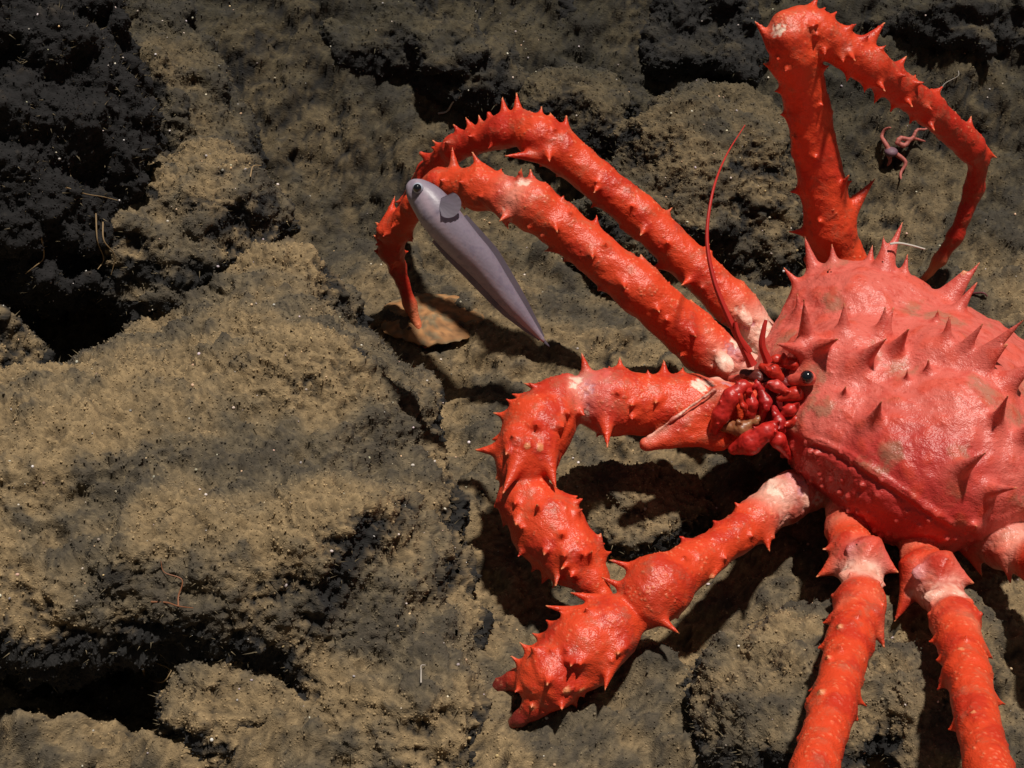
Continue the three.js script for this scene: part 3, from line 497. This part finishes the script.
// feelers
function taper(pts, r0, r1, seg = 60, rad = 8, pow = 1) {  // a tapering tube along a curve
  const cv = new THREE.CatmullRomCurve3(pts), g = new THREE.TubeGeometry(cv, seg, 1, rad, false), P = g.attributes.position, c = cv.getSpacedPoints(seg);
  for (let i = 0; i <= seg; i++) { const r = lerp(r0, r1, Math.pow(i / seg, pow)); const q = cv.getPointAt(i / seg); for (let j = 0; j <= rad; j++) { const k = i * (rad + 1) + j; P.setXYZ(k, q.x + (P.getX(k) - q.x) * r, q.y + (P.getY(k) - q.y) * r, q.z + (P.getZ(k) - q.z) * r); } }
  g.computeVertexNormals(); return g;
}
const feelerMat = new THREE.MeshStandardMaterial({ color: new THREE.Color().setRGB(0.5, 0.025, 0.018), roughness: 0.45 }); feelerMat.name = 'feeler';
const fp = (x, y, d) => atDepth(x, y, faceD + d).sub(crabBase);
mesh('antenna', taper([fp(752, 365, 0), fp(742, 345, -.004), fp(728, 316, -.008), fp(714, 280, -.01), fp(707, 240, -.008), fp(712, 195, -.0), fp(725, 158, .02), fp(745, 125, .04)], 0.0036, 0.0003, 90, 8, 0.42), feelerMat, crab);
mesh('antenna', taper([fp(768, 362, 0), fp(762, 345, -.004), fp(764, 328, -.006), fp(766, 320, -.006)], 0.003, 0.0011, 30), feelerMat, crab);
mesh('antennule', taper([fp(748, 352, -.002), fp(738, 335, -.008), fp(735, 322, -.01)], 0.003, 0.0012, 20), feelerMat, crab);

// ---------------------------------------------------------------- the fish
{
  const d0 = 0.985;
  const path = [[415, 188, 10, 0], [420, 193, 15, 0], [428, 201, 19, 0], [438, 214, 21.5, 0], [449, 228, 21, .002], [463, 244, 19.5, .006], [480, 262, 17.5, .012], [497, 284, 14, .018], [514, 306, 10.5, .024], [530, 325, 6, .03], [543, 340, 2.2, .034]];
  const q = path.map(([x, y, r, d]) => { const p = atDepth(x, y, d0 + d); return { p, r: r * 0.9 * mpp(p) }; });
  const pt0 = (x, y, d) => atDepth(x, y, d0 + d);
  const SKIN = [0.26, 0.215, 0.275], BELLY = [0.4, 0.32, 0.38];
  const mo = pt0(413, 190, -.006), gc = pt0(424, 196, -.008);
  const bones = [], cvF = new THREE.CatmullRomCurve3(q.map((e) => V(e.p.x, e.p.y, e.p.z))), cvR = new THREE.CatmullRomCurve3(q.map((e, i) => V(e.r, i, 0)));
  for (let i = 0; i < 80; i++) { const a = i / 80, b = (i + 1) / 80; bones.push(bone(cvF.getPoint(a), cvF.getPoint(b), cvR.getPoint(a).x, cvR.getPoint(b).x, { c: SKIN, k: 0.0004 })); }
  const pt = (x, y, d) => atDepth(x, y, d0 + d);
  const base = V(q[4].p.x, q[4].p.y, q[4].p.z);
  const fish = thing('fish', base, 'small lavender grey fish with tapering tail hanging before the bent crab legs', 'fish');
  const mid = path.map(([x, y, r, d]) => pt(x + 3, y - 1, d));
  const fishMat = new THREE.MeshPhysicalMaterial({ vertexColors: true, roughness: 0.42 }); fishMat.name = 'fish_skin';
  mesh('body', rebase(nets(bones, 0.0008, { paint: (l, p, n) => {
    const m = n3(p.x * 120, p.y * 120, p.z * 120), f = n3(p.x * 500, p.y * 500, p.z * 500);
    let c = mix3(SKIN, BELLY, sstep(-0.4, 0.8, -0.6 * n.x + 0.12 * m)); const v = 1 + 0.06 * m + 0.06 * f;
    const gill = Math.abs(p.distanceTo(gc) - 0.0135), gm = Math.exp(-((gill / 0.0007) ** 2)) * sstep(0.0, 0.006, (p.x - gc.x) + (p.y - gc.y) * -0.3); c = mix3(c, [0.1, 0.08, 0.12], 0.5 * gm); c = mix3(c, [0.17, 0.14, 0.2], 0.6 * sstep(0.1, 0.8, m + 0.4 * f));
    let ld = 1e3; for (let i = 2; i < q.length - 1; i++) { const a = q[i].p, b = q[i + 1].p, ab = b.clone().sub(a), t = clamp(p.clone().sub(a).dot(ab) / ab.lengthSq(), 0, 1), r = lerp(q[i].r, q[i + 1].r, t), o = p.clone().sub(a.clone().addScaledVector(ab, t)), side = o.dot(V(0.75, 0.5, 0)) / r; ld = Math.min(ld, Math.abs(side - 0.12) * r + (o.length() > r * 1.4 ? 1 : 0)); }
    c = mix3(c, [0.5, 0.36, 0.42], 0.4 * Math.exp(-((ld / 0.0016) ** 2))); c = mix3(c, [0.12, 0.09, 0.14], 0.6 * Math.exp(-(((p.distanceTo(mo) - 0.005) / 0.0005) ** 2)) * (p.y < mo.y ? 1 : 0));
    return [c[0] * v, c[1] * v, c[2] * v, 0.00005 * f];
  } }), base), fishMat, fish);
  const finMat = new THREE.MeshPhysicalMaterial({ color: new THREE.Color().setRGB(0.2, 0.165, 0.22), roughness: 0.7, transmission: 0.45, thickness: 0, side: THREE.DoubleSide }); finMat.name = 'fin_skin';
  // fins: thin fans with rays, standing off the body
  function fin(name, a, b, rows) { // strip between two rows of points, slightly pleated
    const P = [], I = [], n = a.length, M = 5;
    for (let i = 0; i < n; i++) for (let j = 0; j < M; j++) { const p = a[i].clone().lerp(b[i], j / (M - 1)); p.addScaledVector(FW, (i % 2 ? 0.00025 : -0.00025) * (j / (M - 1))); P.push(p.x - base.x, p.y - base.y, p.z - base.z); }
    for (let i = 0; i < n - 1; i++) for (let j = 0; j < M - 1; j++) { const k = i * M + j; I.push(k, k + M, k + 1, k + 1, k + M, k + M + 1); }
    const g = new THREE.BufferGeometry(); g.setAttribute('position', new THREE.Float32BufferAttribute(P, 3)); g.setIndex(I); g.computeVertexNormals(); return mesh(name, g, finMat, fish);
  }
  const fan = []; const fan2 = [];
  for (let i = 0; i <= 16; i++) { const a = -0.62 + i * 0.135, L = 9 + 12 * Math.pow(Math.sin((i + 1.5) / 19 * Math.PI), 0.55); fan.push(pt(441 - i * 0.12, 198 + i * 0.55, -.0112)); fan2.push(pt(441 + Math.cos(a) * L, 201 + Math.sin(a) * L, -.0135 + 0.003 * Math.cos(a))); }
  fin('pectoral_fin', fan, fan2);
  const edge = (s, w) => { const a = [], b = []; for (let i = 0; i <= 40; i++) { const t = 4 + i / 40 * 5.9, k = Math.min(Math.floor(t), path.length - 2), f = t - k, A = path[k], Bq = path[k + 1], x = lerp(A[0], Bq[0], f), y = lerp(A[1], Bq[1], f), r = lerp(A[2], Bq[2], f), d = lerp(A[3], Bq[3], f), nx = 0.78 * s, ny = -0.62 * s, e = w * Math.sin(Math.PI * clamp(0.08 + i / 40 * 0.85, 0, 1)); a.push(pt(x + nx * r * 0.9, y + ny * r * 0.9, d)); b.push(pt(x + nx * (r + e), y + ny * (r + e), d)); } return [a, b]; };
  fin('dorsal_fin', ...edge(1, 5)); fin('anal_fin', ...edge(-1, 4.5));
  const ta = [], tb = []; for (let i = 0; i <= 8; i++) { const a = i / 8 - 0.5; ta.push(pt(541 - a * 4, 338 + a * 3, .034)); tb.push(pt(548 - a * 1.5 + 1.5 * Math.cos(a * 3), 345 + a * 1.2 + 2 * Math.cos(a * 3), .036)); } fin('tail_fin', ta, tb);
  const white = new THREE.MeshPhysicalMaterial({ color: new THREE.Color().setRGB(0.42, 0.45, 0.55), roughness: 0.2 }); white.name = 'eye_rim';
  const ec = pt(418, 188, -.0085), r = 5.6 * mpp(ec);
  const eye = mesh('eye', new THREE.SphereGeometry(r, 20, 16), white, fish); eye.position.copy(ec).sub(base);
  const pc = atDepth(417.5, 188, depthOf(ec) - r * 0.45); const pu = mesh('pupil', new THREE.SphereGeometry(r * 0.78, 18, 14), eyeMat, eye); pu.position.copy(pc).sub(ec);
}
// ---------------------------------------------------------------- threads and worms
const worm = (col) => { const m = new THREE.MeshStandardMaterial({ color: new THREE.Color().setRGB(...col), roughness: 0.6 }); m.name = 'worm_skin'; return m; };
const PALE = worm([0.5, 0.45, 0.4]), RUST = worm([0.26, 0.1, 0.045]), BUFF = worm([0.3, 0.2, 0.1]);
const allRocks = rockGeos.concat([scene.userData.ground]);
function surfaceAt(px, py) {                            // first surface of rock or sea floor along a line of sight
  const r = ray(px, py).normalize(); let best = null, bs = 1e9;
  for (const g of allRocks) { const P = g.attributes.position.array; for (let i = 0; i < P.length; i += 3) { const x = P[i] - EYE.x, y = P[i + 1] - EYE.y, z = P[i + 2] - EYE.z, s = x * r.x + y * r.y + z * r.z, d2 = x * x + y * y + z * z - s * s; if (d2 < 9e-6 && s < bs) { bs = s; best = [P[i], P[i + 1], P[i + 2]]; } } }
  return best ? V(...best) : onGround(px, py);
}
function thread(name, label, cat, pts, r, m, lift = 0.002, group) {
  const q = pts.map(([x, y], i) => { const p = surfaceAt(x, y); p.y += lift; return p; }), b = q[0].clone();
  const o = mesh(name, taper(q.map((p) => p.sub(b)), r, r * 0.45, 40, 6), m); o.position.copy(b); return tag(o, label, cat, group);
}
// ---------------------------------------------------------------- brittle star
{
  const c = surfaceAt(892, 152); c.addScaledVector(FW, -0.007);
  const B = (x, y, up) => { const p = surfaceAt(x, y); p.addScaledVector(FW, -0.004 - up * 0.3); return p; };
  const AR = [0.42, 0.11, 0.09], DISC = [0.16, 0.08, 0.11], prims = [ell(c, 0.0055, 0.0035, 0.0055, { c: DISC, k: 0.003 })];
  for (const arm of [[[889, 148, .006], [881, 143, .006], [878, 136, .008], [881, 128, .009], [887, 127, .009], [890, 131, .008]], [[896, 146, .006], [899, 139, .006], [910, 138, .006], [917, 134, .005], [922, 128, .005], [925, 125, .005]], [[897, 148, .006], [904, 145, .005], [912, 142, .004], [926, 141, .003]], [[896, 155, .005], [901, 162, .004], [900, 171, .003], [902, 182, .002]], [[889, 155, .005], [886, 161, .003], [887, 166, .002]]]) {
    const cv = new THREE.CatmullRomCurve3(arm.map(([x, y, u]) => B(x, y, u))), n = 14, pts = cv.getSpacedPoints(n);
    for (let i = 0; i < n; i++) prims.push(bone(pts[i], pts[i + 1], lerp(0.0019, 0.0006, i / n), lerp(0.0019, 0.0006, (i + 1) / n), { c: AR, k: 0.001 }));
  }
  const base = c.clone(), s = thing('brittle_star', base, 'small pink brittle star with curling arms inside the arch of the raised leg', 'brittle star');
  const m = new THREE.MeshStandardMaterial({ vertexColors: true, roughness: 0.6 }); m.name = 'star_skin';
  mesh('body', rebase(nets(prims, 0.0006, { paint: (l, p) => { const q = l.reduce((a, b) => (dist(a, p.x, p.y, p.z) < dist(b, p.x, p.y, p.z) ? a : b)); const v = 1 + 0.25 * n3(p.x * 600, p.y * 600, p.z * 600); return [q.c[0] * v, q.c[1] * v, q.c[2] * v, 0]; } }), base), m, s);
}
// ---------------------------------------------------------------- broken shell under the leg tip
{
  const c = surfaceAt(431, 318), P = [], C = [], I = [], nr = 14, na = 72, R = [];
  for (let j = 0; j < na; j++) { const a = j / na * Math.PI * 2; let r = 1 + 0.07 * n3(Math.cos(a) * 2, Math.sin(a) * 2, 4) + 0.04 * n3(Math.cos(a) * 7, Math.sin(a) * 7, 9); const d = Math.abs(Math.atan2(Math.sin(a - 0.45), Math.cos(a - 0.45))); if (d < 0.3) r *= 0.62 + 0.38 * (d / 0.3); R.push(r); }
  for (const side of [0, 1]) for (let i = 0; i <= nr; i++) for (let j = 0; j < na; j++) {
    const a = j / na * Math.PI * 2, t = i / nr, x = Math.cos(a) * R[j] * t * 0.040, z = Math.sin(a) * R[j] * t * 0.028, dome = 0.007 * (1 - t * t) - side * 0.0014 * (1 - 0.5 * t) + 0.0012 * n3(x * 90, side, z * 90);
    P.push(x, dome, z); const v = 0.8 + 0.35 * n3(x * 160, 2, z * 160) + 0.12 * n3(x * 700, 2, z * 700); const dirt = sstep(-0.2, 0.5, n3(x * 110, 7, z * 110) + 0.4 * n3(x * 400, 5, z * 400)); C.push(lerp(0.42, 0.24, dirt) * v, lerp(0.2, 0.165, dirt) * v, lerp(0.075, 0.085, dirt) * v);
  }
  const o2 = (nr + 1) * na;
  for (let i = 0; i < nr; i++) for (let j = 0; j < na; j++) { const a = i * na + j, b = i * na + (j + 1) % na; I.push(a, b, a + na, b, b + na, a + na); I.push(o2 + a, o2 + a + na, o2 + b, o2 + b, o2 + a + na, o2 + b + na); }
  for (let j = 0; j < na; j++) { const a = nr * na + j, b = nr * na + (j + 1) % na; I.push(a, b, o2 + a, b, o2 + b, o2 + a); }
  const g = new THREE.BufferGeometry(); g.setAttribute('position', new THREE.Float32BufferAttribute(P, 3)); g.setAttribute('color', new THREE.Float32BufferAttribute(C, 3)); g.setIndex(I); g.computeVertexNormals();
  const m = new THREE.MeshStandardMaterial({ vertexColors: true, roughness: 0.8 }); m.name = 'old_shell';
  const o = mesh('broken_shell', g, m); o.position.copy(c).add(V(0, 0.0005, 0)); o.rotation.set(0.14, 0.05, -0.06); tag(o, 'orange tan broken piece of shell under the tip of the bent leg', 'shell');
}
thread('worm', 'pale thin worm lying on the sediment above the bent legs', 'worm', [[436, 116], [444, 112], [452, 108], [459, 103], [460, 96]], 0.0009, PALE);
thread('worm', 'dark reddish worm on the sea floor right of the shell spines', 'worm', [[962, 291], [972, 293], [982, 295], [990, 297]], 0.0014, worm([0.16, 0.04, 0.05]));
thread('hydroid_stalk', 'rusty branching strand on the face of the huge boulder', 'hydroid', [[148, 608], [165, 610], [182, 608], [192, 606]], 0.0006, RUST);
thread('hydroid_stalk', 'rusty strand rising above the branching strand on the huge boulder', 'hydroid', [[182, 608], [184, 598], [181, 586], [168, 572], [160, 560]], 0.0005, RUST);
thread('worm', 'pale curled worm at the lower right foot of the huge boulder', 'worm', [[420, 683], [422, 672], [418, 664], [428, 664]], 0.0006, PALE);
thread('worm', 'thin worm looped in the dark hollow under the huge boulder', 'worm', [[140, 672], [150, 678], [165, 676], [168, 670], [158, 668]], 0.0008, BUFF);
thread('hydroid_stalk', 'faint pale stalk beside the right end of the raised leg', 'hydroid', [[936, 98], [945, 88], [955, 80], [958, 74]], 0.0006, PALE, 0.004);
for (const [l, pts] of [['longest drooping thread on the left of the black rock face', [[45, 240], [42, 258], [33, 272], [26, 280]]], ['upper crossing thread on the black rock face', [[68, 188], [90, 196], [108, 200], [122, 204]]], ['hanging thread beside the black gap left of the knobbly rock', [[100, 218], [99, 240], [100, 262], [102, 272]]], ['second hanging thread close to the knobbly rock', [[106, 222], [108, 244], [113, 262], [112, 282]]]]) thread('worm_tube', l, 'worm tube', pts, 0.00055, BUFF, 0.003);
thread('worm_tube', 'short pale tube standing off the side of the knobbly rock', 'worm tube', [[250, 178], [258, 172], [264, 169]], 0.0006, BUFF, 0.004);
{ // white bristle caught on a back spine
  const p = hitBody(892, 262) ?? bodyC, d = depthOf(p) - 0.002, b = atDepth(890, 244, d);
  const o = mesh('bristle', taper([b.clone(), atDepth(898, 243, d), atDepth(910, 245, d), atDepth(925, 249, d)].map((q) => q.sub(b)), 0.0008, 0.0005, 20, 6), PALE); o.position.copy(b); tag(o, 'white bristle caught on a spine at the upper edge of the carapace', 'bristle');
}
// ---------------------------------------------------------------- loose grit, crumbs of ooze, pale specks, fuzz
function inFrame(p) { const d = depthOf(p), x = p.x / (d * TAN) * 384 + 512, y = 384 - p.clone().sub(EYE).dot(UPV) / (d * TAN) * 384; return x > -30 && x < 1054 && y > -30 && y < 800; }
function scatter(name, label, geo, mat, count, size, colour, o = {}) {
  const im = new THREE.InstancedMesh(geo, mat, count), M = new THREE.Matrix4(), Q = new THREE.Quaternion(), S = V(), C = new THREE.Color(), p = V(), n = V();
  const tot = allRocks.map((g) => g.attributes.position.count), sum = tot.reduce((a, b) => a + b);
  let k = 0, guard = 0;
  while (k < count && guard++ < count * 12) {
    let r = Math.floor(rnd() * sum), gi = 0; while (r >= tot[gi]) r -= tot[gi++];
    const g = allRocks[gi]; p.fromBufferAttribute(g.attributes.position, r);
    if (!inFrame(p)) continue;
    n.fromBufferAttribute(g.attributes.normal, r);
    if (o.where && !o.where(p, n, gi)) continue;
    const s = size * Math.exp(rr(-0.6, 0.6) * (o.spread ?? 1));
    if (o.align) { const d = n.clone().add(V(rr(-0.6, 0.6), rr(-0.2, 0.7), rr(-0.6, 0.6))).normalize(); Q.setFromUnitVectors(V(0, 1, 0), d); S.set(s, s * rr(0.6, 1.6), s); }
    else { Q.setFromEuler(new THREE.Euler(rr(0, 6), rr(0, 6), rr(0, 6))); S.set(s, s * rr(0.6, 1), s * rr(0.7, 1.2)); p.addScaledVector(n, s * 0.25); }
    M.compose(p, Q, S); im.setMatrixAt(k, M);
    const c = colour(p, g, r); C.setRGB(c[0], c[1], c[2]); im.setColorAt(k, C); k++;
  }
  im.count = k; im.name = name; im.castShadow = im.receiveShadow = true; im.userData.kind = 'stuff'; im.userData.label = label; scene.add(im);
}
const white = new THREE.MeshStandardMaterial({ color: 0xffffff, roughness: 0.9 }); white.name = 'grit';
const local = (g, r) => { const c = g.attributes.color; return [c.getX(r), c.getY(r), c.getZ(r)]; };
scatter('grit', 'fine grit and crumbs of ooze strewn over rock and sea floor', new THREE.IcosahedronGeometry(1, 0), white, 200000, 0.00052, (p, g, r) => { const c = local(g, r), v = rr(0.6, 1.25); return [c[0] * v, c[1] * v, c[2] * v]; });
scatter('shell_specks', 'pale shell specks and white grains scattered over the sediment', new THREE.IcosahedronGeometry(1, 1), white, 2600, 0.00048, () => { const v = rr(0.3, 0.9), w = rnd() < 0.3 ? 0.55 : 1; return [v, v * rr(0.8, 0.98) * (0.5 + 0.5 * w), v * rr(0.65, 0.95) * w]; }, { spread: 1.5 });
const blade = new THREE.ConeGeometry(0.09, 1, 4, 1); blade.translate(0, 0.45, 0);
scatter('fuzz', 'short fuzz of tiny growths along rock edges', blade, white, 9000, 0.003, (p, g, r) => { const v = rr(0.5, 1.1), b = sstep(0.0, -0.4, p.z); return [lerp(0.2, 0.08, b) * v, lerp(0.155, 0.075, b) * v, lerp(0.09, 0.045, b) * v]; }, { align: true, where: (p, n, gi) => gi < rockGeos.length && n.y < 0.6 && n.y > -0.35 });  // colour darkens towards the back along with the painted falloff

// ---------------------------------------------------------------- draw
const renderer = new THREE.WebGLRenderer({ antialias: true });
renderer.setSize(1024, 768);
renderer.toneMapping = THREE.LinearToneMapping;
renderer.toneMappingExposure = EXPOSURE;
renderer.shadowMap.enabled = true;
scene.environmentIntensity = 1;
renderer.render(scene, camera);
